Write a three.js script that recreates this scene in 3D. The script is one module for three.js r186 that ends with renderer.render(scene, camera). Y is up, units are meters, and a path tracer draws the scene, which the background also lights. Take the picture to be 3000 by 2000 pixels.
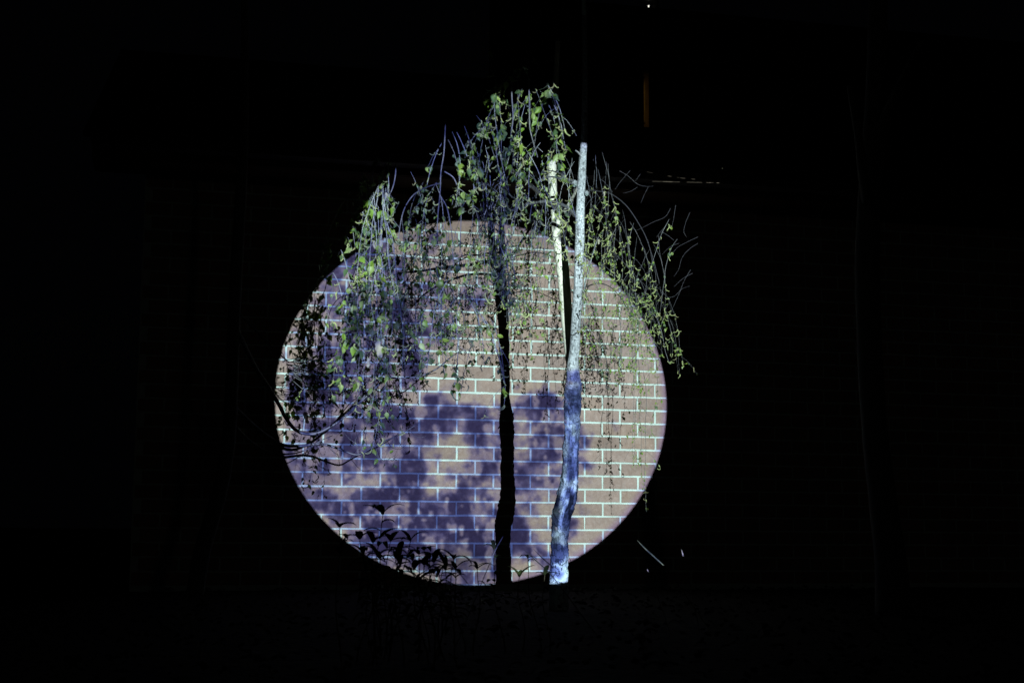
import * as THREE from 'three';
import { mergeGeometries } from 'three/addons/utils/BufferGeometryUtils.js';

// ---------------------------------------------------------------- camera, sky, stray light, projector, exposure
const scene = new THREE.Scene();
const renderer = new THREE.WebGLRenderer({ antialias: true });
renderer.toneMapping = THREE.LinearToneMapping;
renderer.toneMappingExposure = 1;
renderer.shadowMap.enabled = true;

const FOCAL = 4167, EYE = new THREE.Vector3(-1.9946, 0.39, 8.8137);
const camera = new THREE.PerspectiveCamera(2 * Math.atan(1000 / FOCAL) * 180 / Math.PI, 1.5, 0.1, 200);
camera.position.copy(EYE);
camera.rotation.set(0.12643, -0.23198, 0.0069, 'YXZ');
camera.focus = 6.6; camera.userData.fStop = 5.6;
camera.updateMatrixWorld(true);

{ // a night sky, nearly black, the same all round
  const d = new Float32Array(16 * 8 * 4);
  for (let i = 0; i < 128; i++) { d[i * 4] = 0.0003; d[i * 4 + 1] = 0.00035; d[i * 4 + 2] = 0.0005; d[i * 4 + 3] = 1; }
  const sky = new THREE.DataTexture(d, 16, 8, THREE.RGBAFormat, THREE.FloatType);
  sky.mapping = THREE.EquirectangularReflectionMapping; sky.magFilter = THREE.LinearFilter; sky.needsUpdate = true;
  scene.background = sky; scene.environment = sky;
}
const strayLight = new THREE.DirectionalLight(0xfff2e0, 0.004);  // stray light of the projector, as a faint directional lamp
strayLight.position.set(1.2, 2.4, 15); strayLight.target.position.set(-0.3, 1, 0);
strayLight.castShadow = true; strayLight.shadow.radius = 2;
Object.assign(strayLight.shadow.camera, { left: -8, right: 8, top: 8, bottom: -4, far: 60 });
scene.add(strayLight, strayLight.target);

const LENS = new THREE.Vector3(-1.8345, 0.6572, 15.1011);       // where the projector's light leaves
const DISC = { x: -0.138, y: 1.1573, a: 1.268, b: 1.156 };       // the disc it throws on the wall (z = 0)
const beam = new THREE.SpotLight(new THREE.Color(0.83, 0.98, 1.0), 1290, 0, 0.115, 0.05, 2);
beam.position.copy(LENS); beam.target.position.set(DISC.x, DISC.y, 0);
beam.castShadow = true; beam.shadow.radius = 0.01;
scene.add(beam, beam.target);

// ---------------------------------------------------------------- helpers
let seed = 20240611;
const rnd = () => { seed = (seed + 0x6d2b79f5) | 0; let t = Math.imul(seed ^ (seed >>> 15), 1 | seed); t = (t + Math.imul(t ^ (t >>> 7), 61 | t)) ^ t; return ((t ^ (t >>> 14)) >>> 0) / 4294967296; };
const rr = (a, b) => a + (b - a) * rnd();
const pick = (a) => a[Math.floor(rnd() * a.length)];
const V = (x = 0, y = 0, z = 0) => new THREE.Vector3(x, y, z);
const clamp = THREE.MathUtils.clamp, lerp = THREE.MathUtils.lerp, smooth = THREE.MathUtils.smoothstep;
const hash = (x, y, z) => { let h = Math.imul(x, 374761393) ^ Math.imul(y, 668265263) ^ Math.imul(z, 2147483647 - 57); h = Math.imul(h ^ (h >>> 13), 1274126177); return ((h ^ (h >>> 16)) >>> 0) / 4294967296; };
function noise(x, y, s = 0, px = 0) {           // value noise 0..1, px = period across
  const ix = Math.floor(x), iy = Math.floor(y), fx = x - ix, fy = y - iy, u = fx * fx * (3 - 2 * fx), v = fy * fy * (3 - 2 * fy);
  const w = (i) => (px ? ((i % px) + px) % px : i);
  return lerp(lerp(hash(w(ix), iy, s), hash(w(ix + 1), iy, s), u), lerp(hash(w(ix), iy + 1, s), hash(w(ix + 1), iy + 1, s), u), v);
}
function fbm(x, y, s = 0, n = 4, px = 0) { let a = 0, k = 0.5, t = 0; for (let i = 0; i < n; i++) { a += k * noise(x, y, s + i * 17, px); t += k; x *= 2; y *= 2; px *= 2; k *= 0.5; } return a / t; }
const srgb = (l) => Math.round(255 * clamp(l <= 0.0031308 ? l * 12.92 : 1.055 * Math.pow(l, 1 / 2.4) - 0.055, 0, 1));
function texture(w, h, f, color = true) {       // f(u, v) -> [r, g, b] linear 0..1
  const d = new Uint8Array(w * h * 4);
  for (let y = 0; y < h; y++) for (let x = 0; x < w; x++) {
    const c = f((x + 0.5) / w, (y + 0.5) / h), o = (y * w + x) * 4;
    for (let k = 0; k < 3; k++) d[o + k] = color ? srgb(c[k]) : Math.round(255 * clamp(c[k], 0, 1));
    d[o + 3] = 255;
  }
  const t = new THREE.DataTexture(d, w, h, THREE.RGBAFormat);
  t.magFilter = t.minFilter = THREE.LinearFilter; t.wrapS = t.wrapT = THREE.RepeatWrapping;
  if (color) t.colorSpace = THREE.SRGBColorSpace;
  t.needsUpdate = true; return t;
}
const mat = (o) => new THREE.MeshPhysicalMaterial({ roughness: 0.85, specularIntensity: (o.roughness ?? 0.85) > 0.55 ? 0.12 : 1, ...o });
const rgb = (r, g, b) => new THREE.Color().setRGB(r, g, b);
const used = {};
const numbered = (n) => { const k = used[n] = (used[n] ?? -1) + 1; return k ? n + '_' + String(k).padStart(3, '0') : n; };
function tag(o, label, category, group, kind) { if (label) o.userData.label = label; if (category) o.userData.category = category; if (group) o.userData.group = group; if (kind) o.userData.kind = kind; return o; }
function mesh(name, g, m, parent) { const o = new THREE.Mesh(g, m); o.name = parent === scene ? numbered(name) : name; o.castShadow = o.receiveShadow = true; parent.add(o); return o; }
function thing(name, at, label, category, group) { const o = new THREE.Group(); o.name = numbered(name); o.position.copy(at); scene.add(o); return tag(o, label, category, group); }
// the point at distance z from the wall that the camera sees at photo position (x, y)
function px(x, y, z) { const d = V((x - 1500) / FOCAL, -(y - 1000) / FOCAL, -1).applyQuaternion(camera.quaternion); return EYE.clone().addScaledVector(d, (z - EYE.z) / d.z); }
const depthAt = (p) => -p.clone().applyMatrix4(camera.matrixWorldInverse).z;
const path = (s, z) => s.split(';').map((t) => { const a = t.split(',').map(Number); return px(a[0], a[1], a[2] ?? z); });
const lit = (p) => { const t = LENS.z / (LENS.z - p.z), x = LENS.x + (p.x - LENS.x) * t, y = LENS.y + (p.y - LENS.y) * t; return Math.hypot((x - DISC.x) / DISC.a, (y - DISC.y) / DISC.b); };

class MB {                                        // collects tubes, leaves and catkins into one geometry
  constructor() { this.p = []; this.n = []; this.i = []; this.u = []; }
  tube(pts, r0, r1, sides = 3) {
    const b = this.p.length / 3, N = pts.length, t = V(), a = V(), c = V(), q = V(); let along = 0;
    for (let k = 0; k < N; k++) {
      t.subVectors(pts[Math.min(k + 1, N - 1)], pts[Math.max(k - 1, 0)]).normalize();
      a.set(Math.abs(t.y) > 0.9 ? 1 : 0, Math.abs(t.y) > 0.9 ? 0 : 1, 0).cross(t).normalize(); c.crossVectors(t, a);
      const r = lerp(r0, r1, k / (N - 1)); if (k) along += pts[k].distanceTo(pts[k - 1]);
      for (let s = 0; s < sides; s++) {
        const w = s / sides * 2 * Math.PI; q.copy(a).multiplyScalar(Math.cos(w)).addScaledVector(c, Math.sin(w));
        this.n.push(q.x, q.y, q.z); this.p.push(pts[k].x + q.x * r, pts[k].y + q.y * r, pts[k].z + q.z * r); this.u.push(s / sides, along);
      }
    }
    for (let k = 0; k < N - 1; k++) for (let s = 0; s < sides; s++) { const e = (s + 1) % sides, A = b + k * sides; this.i.push(A + s, A + e, A + sides + s, A + e, A + sides + e, A + sides + s); }
    return this;
  }
  put(g, m) {
    const b = this.p.length / 3, v = V(), nm = new THREE.Matrix3().getNormalMatrix(m), P = g.attributes.position, N = g.attributes.normal, U = g.attributes.uv;
    for (let k = 0; k < P.count; k++) { v.fromBufferAttribute(P, k).applyMatrix4(m); this.p.push(v.x, v.y, v.z); v.fromBufferAttribute(N, k).applyMatrix3(nm).normalize(); this.n.push(v.x, v.y, v.z); this.u.push(U ? U.getX(k) : 0, U ? U.getY(k) : 0); }
    if (g.index) for (let k = 0; k < g.index.count; k++) this.i.push(b + g.index.getX(k)); else for (let k = 0; k < P.count; k++) this.i.push(b + k);
    return this;
  }
  geometry() {
    const g = new THREE.BufferGeometry();
    g.setAttribute('position', new THREE.Float32BufferAttribute(this.p, 3)); g.setAttribute('normal', new THREE.Float32BufferAttribute(this.n, 3)); g.setAttribute('uv', new THREE.Float32BufferAttribute(this.u, 2));
    g.setIndex(this.i); return g;
  }
  get empty() { return !this.p.length; }
}
const curve = (pts, n) => new THREE.CatmullRomCurve3(pts, false, 'centripetal').getPoints(n);

// ---------------------------------------------------------------- ground
const HB = 0.086, WB = 0.24, PH = 0.8952;          // brick course, brick length with joint, where the first joint lies
{
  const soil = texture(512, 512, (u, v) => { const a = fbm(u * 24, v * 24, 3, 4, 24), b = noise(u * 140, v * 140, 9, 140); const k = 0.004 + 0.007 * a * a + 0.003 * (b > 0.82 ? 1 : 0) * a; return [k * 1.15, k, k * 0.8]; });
  soil.repeat.set(1, 1);
  const bump = texture(512, 512, (u, v) => { const a = fbm(u * 32, v * 32, 5, 5, 32); return [a, a, a]; }, false);
  const N = 120, M = 90, g = new THREE.PlaneGeometry(1, 1, N, M), p = g.attributes.position, uv = g.attributes.uv;
  for (let k = 0; k < p.count; k++) {
    const s = p.getX(k) * 2, t = p.getY(k) * 2, x = Math.sign(s) * Math.pow(Math.abs(s), 2.4) * 70, z = 7 - Math.sign(t) * Math.pow(Math.abs(t), 2.4) * 70;
    const y = -0.03 + 0.035 * (fbm(x * 2.1 + 40, z * 2.1 + 40, 2, 4) - 0.5) + 0.05 * Math.exp(-((x + 0.26) ** 2 + (z - 2.42) ** 2) * 6) - 0.05 * smooth(z, 8, 14);
    p.setXYZ(k, x, y, z); uv.setXY(k, x / 0.9, z / 0.9);
  }
  g.computeVertexNormals();
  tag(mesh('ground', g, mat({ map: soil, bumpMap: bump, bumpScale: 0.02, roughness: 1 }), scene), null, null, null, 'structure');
}

// ---------------------------------------------------------------- brick house
const ROWS = 29, TOP = ROWS * HB, WX0 = -2.23, WX1 = 4.6;
const house = thing('brick_house', V(0, 0, 0), 'low brick house whose wall carries the projected bright moon disc', 'house');
{
  const mortarMap = texture(1024, 1024, (u, v) => {
    const a = fbm(u * 20, v * 20, 11, 4, 20), s = noise(u * 420, v * 420, 5, 420), s2 = noise(u * 210, v * 210, 6, 210), k = 0.68 * (0.7 + 0.3 * a) * (0.8 + 0.22 * s + 0.14 * s2);
    return [k * 0.84, k * 1.04, k * 0.98];
  });
  const mortarBump = texture(1024, 1024, (u, v) => { const a = 0.6 * noise(u * 260, v * 260, 15, 260) + 0.4 * fbm(u * 60, v * 60, 8, 3, 60); return [a, a, a]; }, false);
  const shell = new MB();
  const slab = (x0, x1, y0, y1, z0, z1) => { const g = new THREE.BoxGeometry(x1 - x0, y1 - y0, z1 - z0); const P = g.attributes.position, U = g.attributes.uv; g.translate((x0 + x1) / 2, (y0 + y1) / 2, (z0 + z1) / 2); for (let k = 0; k < P.count; k++) U.setXY(k, (P.getX(k) + P.getZ(k)) / 0.7, P.getY(k) / 0.7); shell.put(g, new THREE.Matrix4()); };
  slab(WX0, WX1, -0.3, TOP, -0.24, -0.0035);
  slab(WX0, WX0 + 0.24, -0.3, TOP, -5, -0.2402);
  const wall = mesh('wall', shell.geometry(), mat({ map: mortarMap, bumpMap: mortarBump, bumpScale: 0.0025, roughness: 0.95 }), house);

  const brickTex = (s) => texture(1024, 512, (u, v) => {          // one texture covers 1 m x 0.5 m
    const big = fbm(u * 14, v * 7, s, 4, 14), mid = fbm(u * 70, v * 35, s + 40, 3, 70), grit = noise(u * 512, v * 256, s + 3, 512), grit2 = noise(u * 340, v * 170, s + 8, 340);
    const k = (0.78 + 0.3 * big) * (0.86 + 0.26 * mid) * (0.74 + 0.3 * grit + 0.2 * grit2) * (grit > 0.93 ? 0.62 : 1) * (grit2 > 0.95 ? 1.3 : 1);
    const w = smooth(mid, 0.35, 0.75);
    return [0.306 * k, (0.229 + 0.01 * w) * k, (0.2 + 0.014 * w) * k];
  });
  const brickMap = brickTex(21);
  const brickBump = texture(1024, 512, (u, v) => { const a = 0.5 * noise(u * 420, v * 210, 31, 420) + 0.3 * noise(u * 200, v * 100, 32, 200) + 0.2 * fbm(u * 40, v * 20, 33, 3, 40); return [a, a, a]; }, false);
  const tones = [];
  for (let k = 0; k < 9; k++) { const v = 0.84 + 0.26 * rnd(), w = rr(-0.08, 0.08); tones.push(mat({ map: brickMap, bumpMap: brickBump, bumpScale: 0.0016, roughness: 0.9, color: rgb(Math.min(1, v * (1 + w * 0.5)), Math.min(1, v), Math.min(1, v * (1 - w))) })); }
  const L = 0.2298, H = 0.0752, D = 0.02;
  function brickShape(len) {                                     // a brick with softened, slightly uneven edges
    const nx = 5, ny = 2, c = 0.0024, P = [], U = [], I = [], ou = rnd(), ov = rnd();
    const add = (x, y, z) => { P.push(x, y, z); U.push(x + ou, (y + ov) * 2); return P.length / 3 - 1; };
    const front = [], rim = [], back = [], j = () => rr(-0.0011, 0.0011), ring = [];
    for (let k = 0; k < nx; k++) ring.push([k / nx, 0, 0, -1]); for (let k = 0; k < ny; k++) ring.push([1, k / ny, 1, 0]);
    for (let k = 0; k < nx; k++) ring.push([1 - k / nx, 1, 0, 1]); for (let k = 0; k < ny; k++) ring.push([0, 1 - k / ny, -1, 0]);
    for (const [a, b] of ring) {
      const x = (a - 0.5) * len, y = (b - 0.5) * H, dx = j(), dy = j(), sx = Math.sign(a - 0.5) * (a === 0 || a === 1 ? 1 : 0), sy = Math.sign(b - 0.5) * (b === 0 || b === 1 ? 1 : 0);
      rim.push(add(x + dx, y + dy, -c)); front.push(add(x + dx - sx * c, y + dy - sy * c, 0)); back.push(add(x, y, -D));
    }
    const mid = add(0, 0, 0.0002), R = ring.length;
    for (let k = 0; k < R; k++) { const n = (k + 1) % R; I.push(mid, front[k], front[n], front[k], rim[k], rim[n], front[k], rim[n], front[n], rim[k], back[k], back[n], rim[k], back[n], rim[n]); }
    const g = new THREE.BufferGeometry(); g.setAttribute('position', new THREE.Float32BufferAttribute(P, 3)); g.setAttribute('uv', new THREE.Float32BufferAttribute(U, 2)); g.setIndex(I);
    const f = g.toNonIndexed(); f.computeVertexNormals(); return f;
  }
  const shapes = [], ends = [];
  for (let k = 0; k < 14; k++) shapes.push(brickShape(L + rr(-0.0015, 0.001)));
  const bricks = [];
  for (let r = 15; r >= 16 - ROWS; r--) {
    const y = (15.5 - r) * HB, odd = ((r % 2) + 2) % 2, slide = rr(-0.003, 0.003);
    for (let n = -14; n < 22; n++) {
      const a = WB * (PH + 0.5 * odd + n) + slide, b = a + WB, x0 = Math.max(a, WX0 + 0.005), x1 = Math.min(b, WX1 - 0.005);
      if (x1 - x0 < 0.06) continue;
      const full = x1 - x0 > WB - 0.002;
      bricks.push({ x: (x0 + x1) / 2 + rr(-0.0012, 0.0012), y: y + rr(-0.0008, 0.0008), z: rr(-0.0008, 0.0012), g: full ? pick(shapes) : null, len: x1 - x0 - 0.0102, t: Math.floor(rnd() * tones.length), tilt: rr(-0.003, 0.003) });
    }
  }
  for (const b of bricks) b.far = Math.hypot((b.x - DISC.x) / DISC.a, (b.y - DISC.y) / DISC.b);
  bricks.sort((p, q) => p.far - q.far);
  const rest = tones.map(() => []);
  bricks.forEach((b, k) => {
    const g = b.g ?? brickShape(b.len), m = new THREE.Matrix4().makeRotationZ(b.tilt).setPosition(b.x, b.y, b.z);
    if (k < 296) { const o = mesh('brick', g, tones[b.t], wall); o.applyMatrix4(m); }
    else rest[b.t % 2].push(g.clone().applyMatrix4(m));
  });
  tag(mesh('brickwork', mergeGeometries([...rest[0], ...rest[1]]), tones[0], wall), null, null, null, 'stuff');

  // eaves: fascia board, soffit, galvanised gutter with a bright lip, tiled roof
  const timber = mat({ color: rgb(0.05, 0.035, 0.025), roughness: 0.7 });
  const box = (w, h, d, x, y, z) => new THREE.BoxGeometry(w, h, d).translate(x, y, z);
  mesh('soffit', box(WX1 - WX0 + 0.6, 0.012, 0.36, (WX0 + WX1) / 2, TOP + 0.007, 0.15), timber, house);
  mesh('fascia', box(WX1 - WX0 + 0.6, 0.17, 0.025, (WX0 + WX1) / 2, TOP + 0.09, 0.3405), timber, house);
  const gp = new THREE.Shape(); gp.moveTo(0, 0.1); gp.lineTo(0, 0); gp.lineTo(0.09, 0.012); gp.lineTo(0.105, 0.07); gp.lineTo(0.103, 0.07); gp.lineTo(0.088, 0.015); gp.lineTo(0.003, 0.003); gp.lineTo(0.003, 0.1);
  const gut = new THREE.ExtrudeGeometry(gp, { depth: WX1 - WX0 + 0.6, bevelEnabled: false }).rotateY(Math.PI / 2).scale(1, 1, -1);
  gut.translate(WX0 - 0.3, TOP + 0.045, 0.354);
  { const ix = gut.index ? gut.index.array : null, p = gut.attributes.position.array, n = gut.attributes.normal.array; if (!ix) { for (let k = 0; k < p.length; k += 9) for (let c = 0; c < 3; c++) { let t = p[k + c]; p[k + c] = p[k + 6 + c]; p[k + 6 + c] = t; } } gut.computeVertexNormals(); }
  const gutter = mesh('gutter', gut, mat({ color: rgb(0.04, 0.04, 0.04), roughness: 0.6 }), house);
  const roof = [];
  for (let k = 0; k < 12; k++) roof.push(new THREE.BoxGeometry(WX1 - WX0 + 0.7, 0.03, 0.42).rotateX(0.42).translate((WX0 + WX1) / 2, TOP + 0.2 + k * 0.155, 0.22 - k * 0.345));
  mesh('roof', mergeGeometries(roof), mat({ color: rgb(0.03, 0.022, 0.02), roughness: 0.9 }), house);

  // upper storey set back above the roof; amber strip has its lamplight painted as glow
  const ux = px(1892, 315, -1.4).x, uy0 = px(1894, 428, -1.4).y, uy1 = px(1888, 205, -1.4).y;
  mesh('upper_wall', box(5, 1.75, 0.2, ux + 1.3, TOP + 1.05, -1.53), mat({ color: rgb(0.02, 0.018, 0.016) }), house);
  const stripFrame = mesh('window', mergeGeometries([box(0.012, uy1 - uy0, 0.03, ux - 0.021, (uy0 + uy1) / 2, -1.414), box(0.012, uy1 - uy0, 0.03, ux + 0.034, (uy0 + uy1) / 2, -1.414)]), timber, house);
  const glow = texture(8, 128, (u, v) => { const e = smooth(v, 0.0, 0.1) * (1 - smooth(v, 0.82, 1)), k = (0.35 + 0.65 * noise(u * 2, v * 9, 77)) * e; return [k, k, k]; });
  const strip_glow = new THREE.PlaneGeometry(0.043, uy1 - uy0, 1, 12); { const p = strip_glow.attributes.position; for (let k = 0; k < p.count; k++) { const t = p.getY(k) / (uy1 - uy0) + 0.5; p.setX(k, p.getX(k) * (0.55 + 0.45 * Math.min(1, t / 0.3)) + 0.012 * (1 - Math.min(1, t / 0.3))); } }
  mesh('strip_glow', strip_glow.translate(ux + 0.006, (uy0 + uy1) / 2, -1.405), mat({ color: 0x000000, emissive: rgb(0.01, 0.0046, 0.0006), emissiveMap: glow, roughness: 0.4 }), stripFrame);
  mesh('strip_glow', new THREE.PlaneGeometry(0.011, (uy1 - uy0) * 0.62).translate(ux - 0.009, uy0 + (uy1 - uy0) * 0.6, -1.402), mat({ color: 0x000000, emissive: rgb(0.026, 0.013, 0.0018), emissiveMap: glow, roughness: 0.4 }), stripFrame);
}
{ // glints along the gutter, painted as small glowing tubes on two added cables
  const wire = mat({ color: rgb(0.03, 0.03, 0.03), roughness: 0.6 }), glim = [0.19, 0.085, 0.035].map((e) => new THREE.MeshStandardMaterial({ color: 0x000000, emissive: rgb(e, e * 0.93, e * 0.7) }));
  const base = px(1905, 531, 0.5), t = thing('glint_dashes', base, 'short level row of glowing dashes painted as glints right of the birch, under the roof edge', 'painted glints');
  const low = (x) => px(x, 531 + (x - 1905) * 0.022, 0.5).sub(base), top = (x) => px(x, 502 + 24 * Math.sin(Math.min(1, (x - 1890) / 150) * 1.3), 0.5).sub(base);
  const run = (f, x0, x1, list) => {
    const w = new MB(), P = []; for (let k = 0; k <= 20; k++) P.push(f(lerp(x0, x1, k / 20)).add(V(0, 0, -0.003))); w.tube(P, 0.0008, 0.0008, 5); mesh('added_cable', w.geometry(), wire, t);
    for (const [a, b, k] of list) { const g = new MB(), Q = []; for (let i = 0; i <= 4; i++) Q.push(f(lerp(a, b, i / 4))); g.tube(Q, 0.0012, 0.0012, 6); mesh('bulb_or_glint', g.geometry(), glim[k], t); }
  };
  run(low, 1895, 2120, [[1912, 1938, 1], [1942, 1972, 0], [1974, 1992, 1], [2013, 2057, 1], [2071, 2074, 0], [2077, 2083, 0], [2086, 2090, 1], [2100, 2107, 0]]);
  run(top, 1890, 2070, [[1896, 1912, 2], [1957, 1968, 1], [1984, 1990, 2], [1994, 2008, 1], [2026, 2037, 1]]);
  mesh('bulb_or_glint', new THREE.SphereGeometry(0.0022, 8, 6).translate(...px(2117, 493, 0.5).sub(base).toArray()), glim[0], t);
}
{ // a far lamp with two bright tubes, seen high above the roof
  const c = px(1900, 26, -9), t = thing('street_lamp', V(c.x, 0, c.z), 'tiny far street lamp with two white lights at the top edge', 'street lamp');
  const dark = mat({ color: rgb(0.03, 0.03, 0.03), roughness: 0.5, metalness: 0.5 });
  mesh('pole', new THREE.CylinderGeometry(0.05, 0.08, c.y + 0.2, 12).translate(0.12, (c.y + 0.2) / 2, -0.06), dark, t);
  mesh('hood', new THREE.CylinderGeometry(0.05, 0.11, 0.06, 14).translate(0, c.y + 0.13, 0), dark, t);
  mesh('arm', new THREE.CylinderGeometry(0.02, 0.02, 0.16, 8).rotateZ(Math.PI / 2).translate(0.07, c.y + 0.165, -0.02), dark, t);
  const em = new THREE.MeshStandardMaterial({ color: 0x000000, emissive: rgb(1, 0.97, 0.85), emissiveIntensity: 1.4 });
  mesh('bulb_or_glint', new THREE.CapsuleGeometry(0.008, 0.022, 4, 8).translate(0.003, c.y + 0.035, 0), em, t);
  mesh('bulb_or_glint', new THREE.CapsuleGeometry(0.009, 0.036, 4, 8).rotateZ(0.12).translate(-0.002, c.y - 0.022, 0), em, t);
}

// ---------------------------------------------------------------- the projector behind the camera and the moon slide in it
{
  const t = thing('slide_projector', LENS, 'black slide projector on a stand throwing the moon picture', 'projector');
  const black = mat({ color: rgb(0.02, 0.02, 0.02), roughness: 0.6 }), D = 0.4, k = D / LENS.z;
  const cx = (DISC.x - LENS.x) * k, cy = (DISC.y - LENS.y) * k, a = DISC.a * k, b = DISC.b * k;
  const plate = new THREE.Shape(); plate.moveTo(-0.12, -0.12); plate.lineTo(0.2, -0.12); plate.lineTo(0.2, 0.14); plate.lineTo(-0.12, 0.14); plate.closePath();
  const hole = new THREE.Path(); for (let i = 0; i < 160; i++) { const w = i / 160 * 2 * Math.PI, x = cx + a * Math.cos(w), y = cy + b * Math.sin(w); i ? hole.lineTo(x, y) : hole.moveTo(x, y); } hole.closePath(); plate.holes.push(hole);
  mesh('slide_mount', new THREE.ShapeGeometry(plate).translate(0, 0, -D), black, t);
  const barrel = new THREE.Shape(); barrel.moveTo(-0.13, -0.13); barrel.lineTo(0.21, -0.13); barrel.lineTo(0.21, 0.15); barrel.lineTo(-0.13, 0.15); barrel.closePath();
  const inner = new THREE.Path(); inner.moveTo(-0.12, -0.12); inner.lineTo(0.2, -0.12); inner.lineTo(0.2, 0.14); inner.lineTo(-0.12, 0.14); inner.closePath(); barrel.holes.push(inner);
  mesh('housing', new THREE.ExtrudeGeometry(barrel, { depth: 0.6, bevelEnabled: false }).translate(0, 0, -D), black, t);
  mesh('back_panel', new THREE.BoxGeometry(0.36, 0.3, 0.02).translate(0.04, 0.01, 0.212), black, t);
  mesh('stand', new THREE.CylinderGeometry(0.05, 0.2, 0.54, 20).translate(0.04, -0.402, -0.1), black, t);

  // the print on the slide: a moon with dark blotchy seas. One line per sea: place, half widths, depth
  const seas = ('-0.58 0.73 0.14 0.10 0.70;-0.39 0.80 0.20 0.12 0.28;-0.44 0.56 0.13 0.12 0.50;-0.39 0.37 0.13 0.17 1.00;-0.65 0.25 0.10 0.08 0.95;-0.73 0.13 0.08 0.08 0.95;-0.54 0.14 0.15 0.11 0.95;-0.68 -0.03 0.07 0.08 0.70;' +
    '0.01 0.63 0.05 0.07 0.65;-0.08 0.59 0.06 0.04 0.50;-0.24 0.69 0.08 0.08 0.50;-0.17 -0.14 0.10 0.07 1.00;-0.02 -0.11 0.06 0.06 0.75;0.03 -0.17 0.05 0.05 0.70;-0.27 -0.04 0.07 0.05 0.50;-0.38 -0.15 0.11 0.08 0.60;-0.56 -0.18 0.14 0.10 0.55;' +
    '-0.75 -0.14 0.10 0.09 0.55;-0.68 -0.31 0.14 0.08 0.65;-0.38 -0.30 0.11 0.06 0.75;-0.58 -0.43 0.17 0.08 0.90;-0.52 -0.54 0.19 0.09 1.00;-0.33 -0.59 0.14 0.08 0.95;-0.37 -0.45 0.11 0.05 0.75;-0.18 -0.61 0.09 0.06 0.75;-0.28 -0.72 0.24 0.08 1.00;' +
    '-0.07 -0.71 0.14 0.08 1.00;-0.46 -0.67 0.12 0.06 0.85;-0.08 -0.82 0.24 0.06 1.00;-0.02 -0.41 0.05 0.08 0.75;0.02 -0.55 0.07 0.08 0.65;0.23 -0.13 0.10 0.08 1.00;0.35 -0.06 0.09 0.08 0.95;0.27 -0.03 0.07 0.05 0.85;0.28 -0.24 0.13 0.07 0.95;' +
    '0.41 -0.18 0.07 0.08 0.90;0.13 -0.16 0.05 0.19 0.50;0.14 -0.48 0.05 0.19 0.50;0.14 -0.72 0.05 0.08 0.50;0.30 -0.36 0.11 0.06 0.65;0.22 -0.44 0.07 0.08 0.90;0.37 -0.43 0.07 0.06 0.65;0.23 -0.58 0.08 0.08 1.00;0.33 -0.54 0.06 0.06 0.65;' +
    '0.22 -0.71 0.07 0.08 1.00;0.26 -0.81 0.05 0.03 0.85;0.54 -0.40 0.04 0.06 0.50;0.69 -0.19 0.03 0.09 0.30;0.53 -0.23 0.05 0.08 0.40;-0.74 -0.63 0.02 0.07 0.50;-0.40 -0.87 0.07 0.04 0.50;-0.84 -0.02 0.08 0.10 0.60;-0.18 -0.50 0.28 0.26 0.32;-0.55 -0.30 0.32 0.36 0.36;-0.22 -0.82 0.46 0.14 0.45;-0.45 0.48 0.36 0.30 0.22;-0.70 0.02 0.20 0.36 0.26;0.42 -0.62 0.10 0.16 0.30;-0.84 -0.30 0.07 0.08 0.45;-0.62 0.50 0.10 0.08 0.45;-0.30 -0.16 0.10 0.06 0.45').split(';').map((s) => s.split(' ').map(Number));
  const print = texture(1024, 1024, (u, v) => {
    const x0 = u * 2.1 - 1.05, y0 = v * 2.1 - 1.05;
    const wx = 0.16 * (fbm(x0 * 8 + 9, y0 * 8 + 9, 51, 5) - 0.5), wy = 0.16 * (fbm(x0 * 8 + 31, y0 * 8 + 5, 52, 5) - 0.5), x = x0 + wx, y = y0 + wy;
    let keep = 1;
    for (const [sx, sy, ax, ay, w] of seas) { const q = ((x - sx) / (ax * 1.36)) ** 2 + ((y - sy) / (ay * 1.36)) ** 2; if (q < 4) keep *= 1 - w * Math.exp(-Math.pow(q, 1.35) * 0.95); }
    let d = 1 - keep;
    const cloud = fbm(x0 * 9 + 3, y0 * 9 + 7, 61, 5), fine = fbm(x0 * 26, y0 * 26, 62, 4);
    d = smooth(d + (1.7 * (0.5 - cloud) + 0.65 * (0.5 - fine)) * smooth(d, 0.0, 0.3), 0.06, 1.02);
    const mot = fbm(x0 * 17 + 4, y0 * 13 + 9, 67, 4); d *= 1 - 0.62 * smooth(mot, 0.5, 0.68);
    const spot = noise(x0 * 26 + 50, y0 * 26 + 50, 70); d *= 1 - 0.6 * smooth(spot, 0.84, 0.97);
    const rim = smooth(Math.hypot(x0, y0), 0.945, 1.0), side = smooth(x0, -0.3, 0.5);
    const grey = (0.94 - 0.2 * (cloud - 0.5) - 0.12 * (fine - 0.5) - 0.28 * smooth(y0, 0.6, 1.0)) * (1 - 0.6 * Math.exp(-(((x0 + 0.14) / 0.26) ** 2) - ((y0 + 0.88) / 0.1) ** 2));
    const light = [grey * (1 - 0.3 * rim * side), grey * (1 - 0.42 * rim * side), grey * (0.97 + 0.03 * rim)];
    const stops = [[0.52, 0.5, 0.76], [0.235, 0.24, 0.56], [0.08, 0.08, 0.25]].map((q) => q.map((w) => w * Math.min(1, grey * 1.1)));
    return light.map((l, c) => clamp(d < 0.35 ? lerp(l, stops[0][c], d / 0.35) : d < 0.7 ? lerp(stops[0][c], stops[1][c], (d - 0.35) / 0.35) : lerp(stops[1][c], stops[2][c], (d - 0.7) / 0.3), 0, 1));
  });
  print.wrapS = print.wrapT = THREE.ClampToEdgeWrapping;
  const film = new THREE.PlaneGeometry(a * 2.1, b * 2.1).translate(cx, cy, -D + 0.002);
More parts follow.
